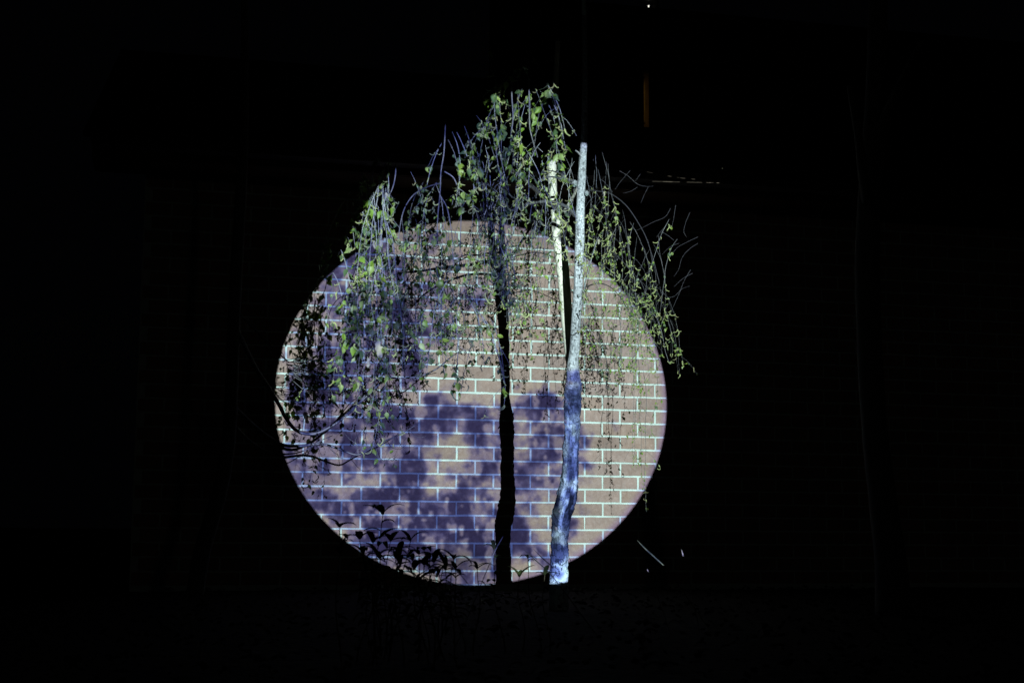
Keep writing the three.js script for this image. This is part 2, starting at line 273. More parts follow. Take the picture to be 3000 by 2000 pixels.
  mesh('slide', film, new THREE.MeshPhysicalMaterial({ color: 0xffffff, map: print, transmission: 1, thickness: 0, roughness: 0, ior: 1.02, specularIntensity: 0 }), t);
}

// ---------------------------------------------------------------- birch bark
function barkTexture(kind) {
  const W = 512, H = 2048;                        // 0.2 m round, v = metres / 2.4 up the stem
  return texture(W, H, (u, v) => {
    const h = v * 2.4, len = noise(u * 10, h * 330, 1, 10), dash = noise(u * 26, h * 160, 2, 26), fine = noise(u * 90, h * 420, 3, 90), big = fbm(u * 3, h * 5, 4, 4, 3);
    const patch = 0.5 + 2 * (fbm(u * 4, h * 6 + 2, 5, 5, 4) - 0.5), crackN = Math.abs(fbm(u * 14, h * 34, 6, 4, 14) - 0.5) * 2, crack = smooth(crackN, 0.0, 0.16);
    if (kind === 'pale') {                        // clean white bark with thin grey lenticels
      const k = (0.52 + 0.16 * big) * (0.9 + 0.16 * fine) * (dash > 0.8 ? 0.62 : 1) * (len > 0.9 ? 0.8 : 1), scar = smooth(fbm(u * 2, h * 9, 8, 3, 2), 0.72, 0.8);
      return [k * lerp(1, 0.2, scar), k * lerp(1.02, 0.2, scar), k * lerp(0.86, 0.2, scar)];
    }
    const low = 1 - smooth(h + 0.06 * (big - 0.5), 0.93, 1.02), foot = 1 - smooth(h + 0.14 * (patch - 0.5), 0.16, 0.36);
    const up = (0.23 + 0.24 * big) * (0.6 + 0.7 * fine) * (len > 0.7 ? 1.4 : 1) * (dash < 0.26 ? 0.45 : 1) * (dash > 0.84 ? 1.5 : 1);
    const gap = (p, q) => { const d = Math.abs(((p - q) % 1 + 1.5) % 1 - 0.5); return d; };
    const uw = u + 0.1 * (fbm(u * 6, h * 9, 41, 4, 6) - 0.5), hw = h + 0.12 * (fbm(u * 5, h * 11, 42, 4, 5) - 0.5), edge = 0.5 * (fbm(u * 18, h * 40, 43, 3, 18) - 0.5);
    const blot = (u0, du, h0, h1) => smooth(1 - gap(uw, u0) / du + edge, 0.0, 0.35) * smooth(hw, h0 - 0.015, h0 + 0.015) * (1 - smooth(hw, h1 - 0.015, h1 + 0.015));
    const white = Math.max(blot(0.045, 0.05, 0.52, 0.75), 0.8 * blot(0.88, 0.05, 0.48, 0.6), 0.75 * blot(0.965, 0.035, 0.34, 0.52), blot(0.97, 0.05, 0.745, 0.79), 0.85 * blot(0.99, 0.04, 0.63, 0.7), foot * smooth(crack, 0.05, 0.5), 0.6 * smooth(patch, 0.78, 0.92));
    const darkB = Math.max(blot(0.09, 0.13, 0.4, 0.545), blot(0.83, 0.1, 0.36, 0.5), 0.7 * blot(0.5, 0.9, 0.27, 0.32), 0.75 * blot(0.5, 0.9, 0.93, 0.985), 0.75 * blot(0.5, 0.9, 0.885, 0.91), 0.8 * smooth(1 - patch, 0.72, 0.9));
    const mid = (0.2 + 0.22 * fine) * (0.5 + 0.9 * noise(u * 44, h * 150, 12, 44)) * lerp(0.45, 1, crack);
    const rough = lerp(lerp(mid, 0.035 + 0.05 * fine, darkB), (0.62 + 0.16 * foot + 0.16 * fine) * lerp(0.35, 1, crack), white);
    const k = lerp(up, rough, low);
    return [k * lerp(0.9, 0.8, low), k * lerp(1.0, 1.04, low), k * lerp(1.08, 1.04, low)];
  });
}
const barkMain = mat({ map: barkTexture('main'), roughness: 1, roughnessMap: texture(64, 512, (u, v) => { const k = lerp(0.78, 0.3, smooth(v * 2.4, 0.93, 1.05)) + 0.1 * noise(u * 20, v * 400, 88, 20); return [k, k, k]; }, false), bumpMap: texture(512, 1024, (u, v) => { const h = v * 2.4, a = 0.5 * noise(u * 60, h * 260, 21, 60) + 0.5 * fbm(u * 16, h * 60, 22, 4, 16); return [a, a, a]; }, false), bumpScale: 0.0025 });
const barkPale = mat({ map: barkTexture('pale'), roughness: 0.6 });
const barkNight = mat({ color: rgb(0.07, 0.07, 0.065), roughness: 0.8 });
const barkDark = mat({ color: rgb(0.075, 0.07, 0.062), roughness: 0.8 });
const barkLimb = mat({ color: rgb(0.06, 0.062, 0.075), roughness: 0.45 });
const barkTwig = mat({ color: rgb(0.035, 0.035, 0.045), roughness: 0.45 });
const barkGrey = mat({ color: rgb(0.11, 0.115, 0.13), roughness: 0.42 });

let lastStem = null;
function stem(spec, z0, bump, sides = 40, step = 0.008) {  // spec: photo x, y, width in photo pixels, distance from the wall
  const rows = spec.split(';').map((t) => t.split(',').map(Number)), pts = [], rad = [];
  for (const [x, y, w, z] of rows) { const p = px(x, y, z ?? z0); pts.push(p); rad.push(0.5 * w / FOCAL * depthAt(p)); }
  const c = new THREE.CatmullRomCurve3(pts, false, 'centripetal'); lastStem = { c, rad };
  const n = Math.ceil(c.getLength() / step), P = [], U = [], I = [], t = V(), a = V(), b = V();
  for (let k = 0; k <= n; k++) {
    const s = k / n, q = c.getPoint(s), f = s * (pts.length - 1), i = Math.min(Math.floor(f), pts.length - 2), r = lerp(rad[i], rad[i + 1], f - i);
    c.getTangent(s, t); a.set(0, 0, 1).addScaledVector(t, -t.z).normalize(); b.crossVectors(t, a);
    for (let j = 0; j <= sides; j++) {
      const w = j / sides * 2 * Math.PI, d = r + bump(j % sides / sides, q.y, r);
      P.push(q.x + (a.x * Math.cos(w) + b.x * Math.sin(w)) * d, q.y + (a.y * Math.cos(w) + b.y * Math.sin(w)) * d, q.z + (a.z * Math.cos(w) + b.z * Math.sin(w)) * d); U.push(j / sides, q.y / 2.4);
    }
  }
  for (let k = 0; k < n; k++) for (let j = 0; j < sides; j++) { const A = k * (sides + 1) + j, B = A + sides + 1; I.push(A, A + 1, B, A + 1, B + 1, B); }
  const g = new THREE.BufferGeometry(); g.setAttribute('position', new THREE.Float32BufferAttribute(P, 3)); g.setAttribute('uv', new THREE.Float32BufferAttribute(U, 2)); g.setIndex(I); g.computeVertexNormals();
  const N = g.attributes.normal; for (let k = 0; k <= n; k++) { const A = k * (sides + 1), B = A + sides; const m = V().fromBufferAttribute(N, A).add(V().fromBufferAttribute(N, B)).normalize(); N.setXYZ(A, m.x, m.y, m.z); N.setXYZ(B, m.x, m.y, m.z); }
  return g;
}

// ---------------------------------------------------------------- leaves, catkins, hanging twigs
function leafShape(bend, fold, wide) {            // a small pointed birch leaf, 1 long, hanging along -y, folded at the midrib
  const prof = [[0, 0.02], [0.1, 0.3], [0.24, 0.46], [0.42, 0.42], [0.62, 0.27], [0.82, 0.11], [1, 0.0]], P = [], I = [];
  for (const [t, w] of prof) { const y = -t * Math.cos(bend * t), z = t * Math.sin(bend * t), x = w * wide; P.push(-x, y + 0.02 * Math.sin(t * 9), z + x * fold, 0, y, z, x, y - 0.02 * Math.sin(t * 8), z + x * fold); }
  for (let k = 0; k < prof.length - 1; k++) { const A = k * 3; I.push(A, A + 3, A + 1, A + 1, A + 3, A + 4, A + 1, A + 4, A + 2, A + 2, A + 4, A + 5); }
  const g = new THREE.BufferGeometry(); g.setAttribute('position', new THREE.Float32BufferAttribute(P, 3)); g.setIndex(I); g.computeVertexNormals();
  g.setAttribute('uv', new THREE.Float32BufferAttribute(P.flatMap((v, k) => (k % 3 === 0 ? [v, P[k + 1]] : [])), 2));
  return g;
}
const leafShapes = [[0.2, 0.35, 0.68], [0.7, 0.5, 0.78], [-0.3, 0.2, 0.62], [1.1, 0.7, 0.74], [0.4, 0.9, 0.6], [-0.7, 0.4, 0.72]].map((a) => leafShape(...a));
function catkinShape(bend) { const pts = []; for (let k = 0; k <= 6; k++) { const t = k / 6; pts.push(V(Math.sin(bend * t) * t, -Math.cos(bend * t * 0.8) * t, 0.15 * Math.sin(t * 5))); } const m = new MB(); m.tube(pts, 0.105, 0.07, 5); return m.geometry(); }
const catkinShapes = [0.3, 0.8, 1.4, -0.7, 1.9].map(catkinShape);
const leafMat = (r, g, b) => new THREE.MeshPhysicalMaterial({ color: rgb(r, g, b), roughness: 0.55, transmission: 0.35, thickness: 0, side: THREE.DoubleSide });
const greens = [leafMat(0.13, 0.24, 0.022), leafMat(0.19, 0.29, 0.04), leafMat(0.06, 0.12, 0.045), leafMat(0.17, 0.25, 0.07)];
const catkinMat = mat({ color: rgb(0.25, 0.29, 0.13), roughness: 0.8 });
const catkinBrown = mat({ color: rgb(0.17, 0.17, 0.09), roughness: 0.8 });
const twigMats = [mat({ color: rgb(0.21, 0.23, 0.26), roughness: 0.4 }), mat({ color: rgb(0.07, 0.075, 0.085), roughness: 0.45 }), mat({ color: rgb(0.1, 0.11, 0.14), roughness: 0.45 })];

class Foliage {                                   // gathers leaves and catkins; the nearest bright ones become parts of their own
  constructor(tree, leafMost, catkinMost) { Object.assign(this, { tree, leafMost, catkinMost, leaves: [], catkins: [] }); }
  leaf(p, size) {
    const q = new THREE.Quaternion().setFromEuler(new THREE.Euler(rr(-0.5, 0.9), rr(0, 6.28), rr(-0.8, 0.8), 'YXZ'));
    this.leaves.push({ m: new THREE.Matrix4().compose(p, q, V(size, size, size)), s: pick(leafShapes), k: Math.floor(rnd() * greens.length), size, p });
  }
  catkin(p, size) {
    const q = new THREE.Quaternion().setFromEuler(new THREE.Euler(rr(-0.3, 0.3), rr(0, 6.28), rr(-0.5, 0.5), 'YXZ'));
    this.catkins.push({ m: new THREE.Matrix4().compose(p, q, V(size, size * rr(0.85, 1.2), size)), s: pick(catkinShapes), k: rnd() < 0.2 ? 1 : 0, size, p });
  }
  finish() {
    const order = (a) => a.forEach((l) => { l.rank = (lit(l.p) < 1 ? 0 : 10) - l.size / depthAt(l.p) * 100; }) ?? a.sort((x, y) => x.rank - y.rank);
    const run = (list, most, name, all, mats) => {
      order(list); const rest = mats.map(() => new MB());
      list.forEach((l, n) => { if (n < most) { const o = mesh(name, l.s, mats[l.k], this.tree); o.applyMatrix4(l.m); } else rest[l.k].put(l.s, l.m); });
      rest.forEach((r, k) => { if (!r.empty) tag(mesh(all, r.geometry(), mats[k], this.tree), null, null, null, 'stuff'); });
    };
    run(this.leaves, this.leafMost, 'leaf', 'leaves', greens); run(this.catkins, this.catkinMost, 'catkin', 'catkins', [catkinMat, catkinBrown]);
  }
}
// one hanging twig from photo (x, y0) down to y1 at distance z: wavering line, side twigs, leaves and catkins on short shoots
function strand(F, x, y0, y1, z, o = {}) {
  const { leafy = 1, kits = 1, side = 0.5, drift = 0, r = 0.0014, leafSize = 0.021, from = 0 } = o;
  const a = px(x, y0, z), len = (y1 - y0) / FOCAL * depthAt(a), n = Math.max(5, Math.round(len / 0.022)), pts = [a.clone()], d = V(), w0 = rr(0, 6.28), lean = o.lean ?? 0.9, wood = new MB();
  d.set(Math.cos(w0) * lean + drift * 0.3, -0.6, Math.sin(w0) * lean * 0.6);
  for (let k = 1; k <= n; k++) { d.x += rr(-0.13, 0.13) + drift * 0.02; d.z += rr(-0.12, 0.12); d.x *= 0.84; d.z *= 0.84; d.y = -1; pts.push(pts[k - 1].clone().addScaledVector(d.clone().normalize(), len / n)); }
  wood.tube(pts.slice(0, 3), r * 0.5, r, 4); wood.tube(pts.slice(2), r, r * 0.45, 4);
  const shoot = (p, amount, t) => {
    if (t < from) return;
    if (rnd() < 0.75 * amount * leafy) { const c = rnd() < 0.45 ? 2 : 1; for (let i = 0; i < c; i++) F.leaf(p.clone().add(V(rr(-0.006, 0.006), rr(-0.008, 0.002), rr(-0.006, 0.006))), leafSize * (0.45 + 0.85 * Math.pow(rnd(), 1.3))); }
    if (rnd() < 0.46 * amount * kits) { const c = rnd() < 0.5 ? 2 : 1; for (let i = 0; i < c; i++) F.catkin(p.clone().add(V(rr(-0.004, 0.004), 0, rr(-0.004, 0.004))), rr(0.014, 0.025)); }
  };
  for (let k = 1; k <= n; k++) {
    const t = k / n, p = pts[k];
    shoot(p, 0.55, t);
    if (rnd() < side * 0.42 * (1 - 0.4 * t)) {
      const l = rr(0.03, 0.17) * (0.5 + 0.7 * Math.sin(t * 3)), m = Math.max(3, Math.round(l / 0.02)), w = rr(0, 6.28), e = V(Math.cos(w) * 0.8, -0.3, Math.sin(w) * 0.8), q = [p.clone()];
      for (let i = 1; i <= m; i++) { e.y -= 0.22; e.x += rr(-0.15, 0.15); e.z += rr(-0.15, 0.15); q.push(q[i - 1].clone().addScaledVector(e.clone().normalize(), l / m)); shoot(q[i], 0.62, t); }
      wood.tube(q, r * 0.55, r * 0.3, 3);
    }
  }
  if (rnd() < 0.7 && from < 1) F.catkin(pts[n], rr(0.018, 0.028));
  return wood;
}
function bough(parent, spec, z, r0, r1, m, name = 'branch', sides = 7) { const w = new MB(); w.tube(curve(path(spec, z), 36), r0, r1, sides); return mesh(name, w.geometry(), m, parent); }

// ---------------------------------------------------------------- the lit birch
const root = px(1638, 1712, 2.42);
const birch = thing('birch_tree', V(0, 0, 0), 'weeping birch with two pale stems lit in front of the brick wall', 'tree');
{
  const rough = (j, y, r) => {
    const low = 1 - smooth(y, 0.9, 1.05), burl = Math.exp(-(((y - 0.98) / 0.035) ** 2)) + 0.8 * Math.exp(-(((y - 0.9) / 0.03) ** 2));
    const plates = fbm(j * 10, y * 26, 91, 4, 10) - 0.5, flake = smooth(fbm(j * 16, y * 60, 92, 3, 16), 0.56, 0.66);
    return low * (0.012 * plates + 0.0035 * flake) + burl * 0.006 * (0.4 + noise(j * 12, y * 90, 93, 12)) + (1 - low) * 0.0024 * (fbm(j * 4, y * 16, 94, 3, 4) - 0.5);
  };
  mesh('trunk', stem('1636,1850,56,2.35;1637,1760,55,2.4;1638,1706,53,2.42;1638,1653,51,2.45;1640,1586,49,2.49;1641.6,1541,52,2.52;1650,1496,57,2.56;1661,1452,57,2.6;1669,1407,52,2.63;1672,1340,47,2.68;1675.5,1273,45,2.72;1677,1197,45,2.76;1678,1153,46,2.79;1681,1126,41,2.81;1679,1091,37,2.83;1679,1056,31,2.85;1684,1021,30,2.87;1687,951,28,2.92;1693,863,28,2.98;1696,775,27,3.04;1699,688,28,3.1;1699,655,28,3.13;1701,600,25,3.17;1704,533,25,3.21;1707,470,22,3.26;1711,410,20,3.3;1714,250,17,3.42;1712,60,14,3.55;1706,-150,11,3.7', 2.6, rough), barkMain, birch);
  const trunkLine = lastStem;
  mesh('stem', stem('1676,1120,20,2.83;1672,1060,28,2.77;1667,1000,32,2.735;1660,930,34,2.7;1655,860,36,2.66;1649,790,36,2.66;1641,730,36,2.665;1634,690,34,2.67;1628,630,27,2.7;1621,560,25,2.72;1618,500,25,2.74;1620,430,24,2.76;1626,300,20,2.8;1634,120,15,2.85', 2.5, (j, y) => 0.0016 * (fbm(j * 5, y * 14, 96, 3, 5) - 0.5) + 0.003 * Math.exp(-(((y - 1.53) / 0.01) ** 2)), 28), barkPale, birch);
  // curled flaps of peeling bark round the burl and low on the trunk
  const curlMat = mat({ color: rgb(0.2, 0.19, 0.18), roughness: 0.7, side: THREE.DoubleSide });
  for (let k = 0; k < 34; k++) {
    const up = k < 22, y = up ? rr(0.89, 1.01) : rr(0.2, 0.85), s = rnd() < 0.5 ? -1 : 1;
    const g = new THREE.CylinderGeometry(rr(0.004, 0.008), rr(0.003, 0.006), rr(0.01, 0.022), 7, 1, true, 0, rr(2.5, 4.5)); g.rotateZ(rr(-0.9, 0.9)).rotateY(rr(0, 6));
    let q = 0; while (q < 1 && trunkLine.c.getPoint(q).y < y) q += 0.002;
    const c = trunkLine.c.getPoint(q), w = trunkLine.rad[Math.min(trunkLine.rad.length - 1, Math.round(q * (trunkLine.rad.length - 1)))] * rr(0.96, 1.1), an = rr(-0.3, 1.2);
    g.translate(c.x + s * w * Math.cos(an), y, c.z + w * Math.sin(an)); mesh('bark_curl', g, curlMat, birch);
  }
  // knots and stubs on the trunk
  for (const [x, y, z, r] of [[1683, 537, 3.24, 0.012], [1719, 566, 3.22, 0.009], [1697, 866, 3.02, 0.006]]) mesh('knot', new THREE.IcosahedronGeometry(r, 3).scale(1, 1.3, 0.9).translate(...px(x, y, z).toArray()), barkMain, birch);
  bough(birch, '1702,455;1694,446;1686,440', 3.28, 0.006, 0.003, barkGrey, 'stub');

  // boughs, in photo positions
  bough(birch, '1685,632,3.12;1668,612,3.2;1643,598,3.3;1610,590,3.4;1570,593,3.5;1525,605,3.6;1490,622,3.7;1467,638,3.75;1440,672,3.8', 3.3, 0.008, 0.003, barkGrey);
  bough(birch, '1640,615,2.6;1613,594,2.9;1590,575,3.2;1563,550,3.5;1525,514,3.9;1498,495,4.1;1470,470,4.3', 3, 0.011, 0.004, barkGrey);
  bough(birch, '1692,533,3.2;1662,525,3.3;1640,520,3.4;1609,518,3.5;1585,526,3.6', 3.3, 0.006, 0.002, barkGrey);
  bough(birch, '1691,545,3.2;1670,535,3.3;1640,508,3.5;1612,500,3.6;1585,508,3.7', 3.3, 0.004, 0.0015, barkGrey);
  bough(birch, '1640,640,2.6;1665,600,2.4;1682,570,2.3;1700,530,2.1', 3.3, 0.009, 0.006, barkPale);
  bough(birch, '1720,556,3.2;1752,560,3.0;1789,567,2.85;1835,602,2.7;1865,644,2.6;1892,693,2.5;1907,736,2.45;1925,800,2.4;1938,860,2.35', 2.9, 0.0032, 0.001, barkLimb);
  bough(birch, '1712,690,3.1;1757,700,2.8;1791,734,2.6;1820,761,2.5;1854,799,2.4;1877,824,2.35;1895,870,2.3;1908,930,2.25', 2.9, 0.0026, 0.001, barkLimb);
  bough(birch, '1860,860,2.1;1880,885,2.1;1894,903,2.1;1921,926,2.1;1935,958,2.1;1942,987,2.1;1950,1030,2.1;1962,1065,2.1', 2.1, 0.0025, 0.001, barkLimb);
  bough(birch, '1715,840,3;1760,830,2.7;1800,850,2.5;1830,890,2.4;1850,930,2.35', 2.6, 0.003, 0.001, barkLimb);
  bough(birch, '1305,360,4.4;1300,450,4.4;1292,500,4.4;1289,560,4.4;1282,640,4.4;1280,720,4.4', 4.4, 0.002, 0.0013, barkGrey);
  bough(birch, '1292,536,4.4;1250,548,4.35;1210,572,4.3;1185,610,4.3;1172,660,4.3;1165,720,4.3', 4.4, 0.0019, 0.0012, barkGrey);
  bough(birch, '1291,575,4.4;1308,605,4.4;1318,650,4.4;1325,700,4.4;1328,780,4.4', 4.4, 0.0017, 0.001, barkGrey);
  bough(birch, '1302,502,4.4;1328,520,4.4;1342,555,4.4;1350,600,4.4;1350,660,4.4;1347,740,4.4', 4.4, 0.0019, 0.001, barkGrey);
  bough(birch, '1498,240,4.5;1500,290,4.5;1503,340,4.5;1500,380,4.5', 4.5, 0.0024, 0.0016, barkGrey);
  bough(birch, '1549,230,4.45;1551,300,4.45;1552,370,4.45;1558,400,4.45;1575,460,4.4', 4.5, 0.0024, 0.0014, barkGrey);
  bough(birch, '1455,310,4.5;1440,345,4.5;1415,375,4.5;1395,392,4.5;1375,420,4.5', 4.5, 0.0022, 0.0012, barkGrey);
  bough(birch, '1160,480,4.2;1157,520,4.2;1148,555,4.2;1130,590,4.2;1115,650,4.2;1108,720,4.2', 4.2, 0.002, 0.0014, barkGrey);
  // bare arched twigs far to the right
  for (const s of ['1815,500,3.4;1840,515,3.4;1870,540,3.4;1895,546,3.4;1915,545,3.4', '1846,500,3.4;1830,518,3.4;1812,540,3.4;1802,555,3.4', '1876,510,3.4;1862,530,3.4', '1900,547,3.4;1888,570,3.4;1878,594,3.4', '1868,548,3.4;1848,560,3.4;1826,566,3.4',
    '1965,610,3.4;1950,634,3.4;1915,650,3.4;1880,668,3.4;1862,676,3.4', '2045,694,3.4;2015,708,3.4;1985,725,3.4;1965,750,3.4;1953,765,3.4', '2046,712,3.4;2022,728,3.4;2000,752,3.4;1988,790,3.4;1975,810,3.4', '2022,622,3.4;2010,650,3.4;2004,680,3.4;2012,694,3.4', '1980,600,3.4;1974,640,3.4;1968,668,3.4', '2024,790,3.4;2005,822,3.4;1990,860,3.4;1972,900,3.4;1960,925,3.4', '2030,800,3.4;2002,815,3.4;1975,840,3.4', '1990,712,3.4;1965,722,3.4;1940,745,3.4', '1930,690,3.4;1932,730,3.4;1940,770,3.4;1945,800,3.4', '1955,872,3.3;1975,868,3.3;2000,845,3.3;2022,838,3.3'])
    bough(birch, s, 3.4, 0.0009, 0.0004, barkTwig, 'twig', 4);

  const F = new Foliage(birch, 298, 150);
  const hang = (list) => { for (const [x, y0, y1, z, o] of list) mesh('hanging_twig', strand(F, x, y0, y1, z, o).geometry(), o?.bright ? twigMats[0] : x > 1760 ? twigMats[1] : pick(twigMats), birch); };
  const many = (n, x0, x1, top, bot, z0, z1, o) => { for (let k = 0; k < n; k++) { const x = lerp(x0, x1, (k + rnd()) / n), u = (x - x0) / (x1 - x0); hang([[x, rr(...top(u)), rr(...bot(u)), rr(z0, z1), o]]); } };
  // A: dense curtain at the left, close to the lens
  many(13, 1072, 1146, () => [430, 640], () => [960, 1180], 4.05, 4.4, { leafy: 1.0, kits: 0.9, leafSize: 0.031, r: 0.001, lean: 0.5 });
  many(6, 1085, 1135, () => [800, 900], () => [1270, 1345], 4.1, 4.2, { lean: 0.15, leafy: 0.7, kits: 0.6, r: 0.0011, leafSize: 0.023 });
  many(8, 1084, 1132, () => [430, 640], () => [880, 1240], 4.25, 4.45, { lean: 0.12, leafy: 0.3, kits: 0.4, side: 0.3, r: 0.0012, bright: true });
  hang([[1028, 560, 830, 4.2, { leafSize: 0.03 }], [1033, 640, 900, 4.15, {}], [983, 700, 1000, 4.1, { leafSize: 0.029, leafy: 0.8 }], [962, 780, 1010, 4.1, { leafSize: 0.029, leafy: 1.1 }], [975, 760, 980, 4.15, { leafy: 1 }], [905, 850, 1060, 4.1, { leafy: 0.7 }], [925, 880, 1090, 4.1, { leafy: 0.6 }], [945, 900, 1110, 4.05, { leafy: 0.7 }], [955, 1000, 1160, 4.1, { leafy: 0.5 }], [1060, 620, 1000, 4.25, {}], [1165, 600, 1060, 4.2, { leafSize: 0.028 }], [1150, 480, 760, 4.25, {}], [1178, 640, 800, 4.3, {}]]);
  // B: the crown's top tuft, cut off above by the edge of the beam
  many(11, 1425, 1595, () => [120, 300], (u) => [400, 640], 4.35, 4.6, { leafSize: 0.031, leafy: 0.95, kits: 1.2, r: 0.001 });
  many(3, 1590, 1632, () => [240, 300], () => [330, 480], 4.4, 4.5, { leafSize: 0.029, leafy: 0.7, kits: 0.8 });
  many(8, 1285, 1425, (u) => [300, 420], () => [520, 700], 4.25, 4.5, { leafSize: 0.028, leafy: 0.9, kits: 1.1 });
  // C: the wide curtain between, many thin bluish twigs
  many(12, 1180, 1360, () => [500, 690], () => [800, 1060], 3.5, 4.3, { leafy: 0.85, kits: 0.9, side: 0.6, r: 0.0008, leafSize: 0.026 });
  many(20, 1385, 1475, () => [420, 640], () => [640, 840], 3.4, 4.2, { leafy: 0.35, kits: 0.6, side: 0.5, r: 0.0011, lean: 0.3 });
  many(9, 1420, 1475, () => [600, 700], () => [830, 960], 3.9, 4.2, { leafy: 1.1, kits: 1.1, side: 0.6 });
  many(9, 1250, 1470, () => [760, 900], () => [960, 1080], 3.4, 4.2, { leafy: 0.75, kits: 0.7, side: 0.6 });
  many(8, 1330, 1440, () => [860, 960], () => [1090, 1200], 3.9, 4.2, { leafy: 0.85, kits: 0.7, leafSize: 0.024 });
  many(10, 1200, 1330, () => [760, 900], () => [1000, 1130], 3.9, 4.3, { leafy: 0.55, kits: 0.6, leafSize: 0.029 });
  many(13, 1480, 1615, () => [400, 600], () => [620, 780], 3.5, 4.2, { leafy: 0.6, kits: 0.9, side: 0.7 });
  many(17, 1490, 1640, () => [560, 740], () => [860, 1050], 1.5, 3.2, { leafy: 0.5, kits: 0.75, side: 0.8 });
  many(12, 1590, 1700, () => [420, 520], () => [600, 820], 2.6, 3.6, { leafy: 0.25, kits: 0.45, side: 0.5, r: 0.0011 });
  // D, E: right of the trunk
  many(7, 1720, 1785, () => [340, 500], () => [700, 900], 2.7, 3.3, { leafy: 0.6, kits: 1.3, leafSize: 0.02, from: 0.4, r: 0.0009, lean: 0.3 });
  many(13, 1715, 1860, () => [620, 780], () => [900, 1110], 2.2, 3.1, { leafy: 0.45, kits: 0.75, leafSize: 0.017, side: 0.8 });
  many(9, 1790, 1930, (u) => [565 + 150 * u, 620 + 150 * u], (u) => [800 + 100 * u, 990 + 80 * u], 2.35, 2.8, { leafy: 0.55, kits: 0.8, leafSize: 0.018, drift: 0.2, from: 0.4, r: 0.0009 });
  many(14, 1860, 1970, () => [820, 940], () => [1010, 1110], 1.9, 2.5, { leafy: 0.6, kits: 0.8, r: 0.0008, leafSize: 0.017, drift: 0.3 });
  many(10, 1740, 1925, () => [860, 960], () => [1090, 1170], 1.3, 2.2, { leafy: 0.7, kits: 1, leafSize: 0.017 });
  hang([[1868, 1040, 1420, 1.35, { leafy: 0.6, kits: 0.9, leafSize: 0.017, lean: 0.2 }], [1884, 1080, 1500, 1.34, { leafy: 0.6, kits: 0.9, leafSize: 0.017, lean: 0.2 }], [1872, 1150, 1345, 1.4, { leafy: 0.4, kits: 0.6, leafSize: 0.016 }], [1894, 1000, 1300, 1.35, { leafy: 0.3, kits: 0.4 }],
    [1700, 900, 1190, 1.6, { leafy: 0.35, kits: 0.6 }], [1858, 880, 1360, 1.2, { leafy: 0.25, kits: 0.5 }], [1985, 700, 930, 3.3, { leafy: 0.5, kits: 0.6, leafSize: 0.016 }], [1962, 640, 880, 3.3, { leafy: 0.5, kits: 0.6, leafSize: 0.016 }]]);
  // strands lit at the rim of the beam whose shadows hang on the wall at the right
  many(9, 1800, 1890, () => [780, 900], () => [1060, 1150], 1.4, 2.0, { leafy: 0.8, kits: 1.2, leafSize: 0.02 });
  F.finish();
  // dry pale leaves caught in the curtain
  const dry = [new THREE.MeshPhysicalMaterial({ color: rgb(0.34, 0.33, 0.25), roughness: 0.8, transmission: 0.3, side: THREE.DoubleSide }), new THREE.MeshPhysicalMaterial({ color: rgb(0.2, 0.2, 0.2), roughness: 0.8, transmission: 0.2, side: THREE.DoubleSide })];
  for (const [x, y, z, s, k, t] of [[1106, 998, 4.52, 0.052, 0, 0.2], [1080, 1048, 4.5, 0.036, 1, 0], [1063, 815, 4.5, 0.022, 1, 0.9], [1100, 828, 4.3, 0.042, 1, 0.3], [1094, 705, 4.35, 0.03, 0, 0.3], [1117, 705, 4.35, 0.028, 0, -0.3], [1110, 905, 4.25, 0.04, 1, -0.3], [1130, 565, 4.3, 0.026, 0, 0.5], [1475, 640, 4.2, 0.026, 0, 0], [1770, 560, 3.1, 0.022, 0, 0.2], [1755, 700, 3.1, 0.022, 0, 0]]) {
    const P = [], I = []; // a torn, crumpled scrap
    for (let i = 0; i <= 7; i++) { const f = i / 7, w = (0.12 + 0.3 * Math.sin(Math.PI * (0.12 + 0.8 * f))) * rr(0.65, 1.15), m = rr(-0.08, 0.08); P.push(m - w, -f + rr(-0.05, 0.05), rr(-0.08, 0.08), m, -f, 0.1 + rr(-0.06, 0.06), m + w, -f + rr(-0.05, 0.05), rr(-0.08, 0.08)); if (i < 7) { const A = i * 3; I.push(A, A + 3, A + 1, A + 1, A + 3, A + 4, A + 1, A + 4, A + 2, A + 2, A + 4, A + 5); } }
    const dg = new THREE.BufferGeometry(); dg.setAttribute('position', new THREE.Float32BufferAttribute(P, 3)); dg.setIndex(I);
    const o = mesh('dry_leaf', dg.toNonIndexed(), dry[k], birch); o.geometry.computeVertexNormals(); o.position.copy(px(x, y, z)); o.scale.set(s * 0.5, s * (k ? 0.85 : 1), s); o.rotation.set(0.2, rr(-0.5, 0.5), t);
  }
}

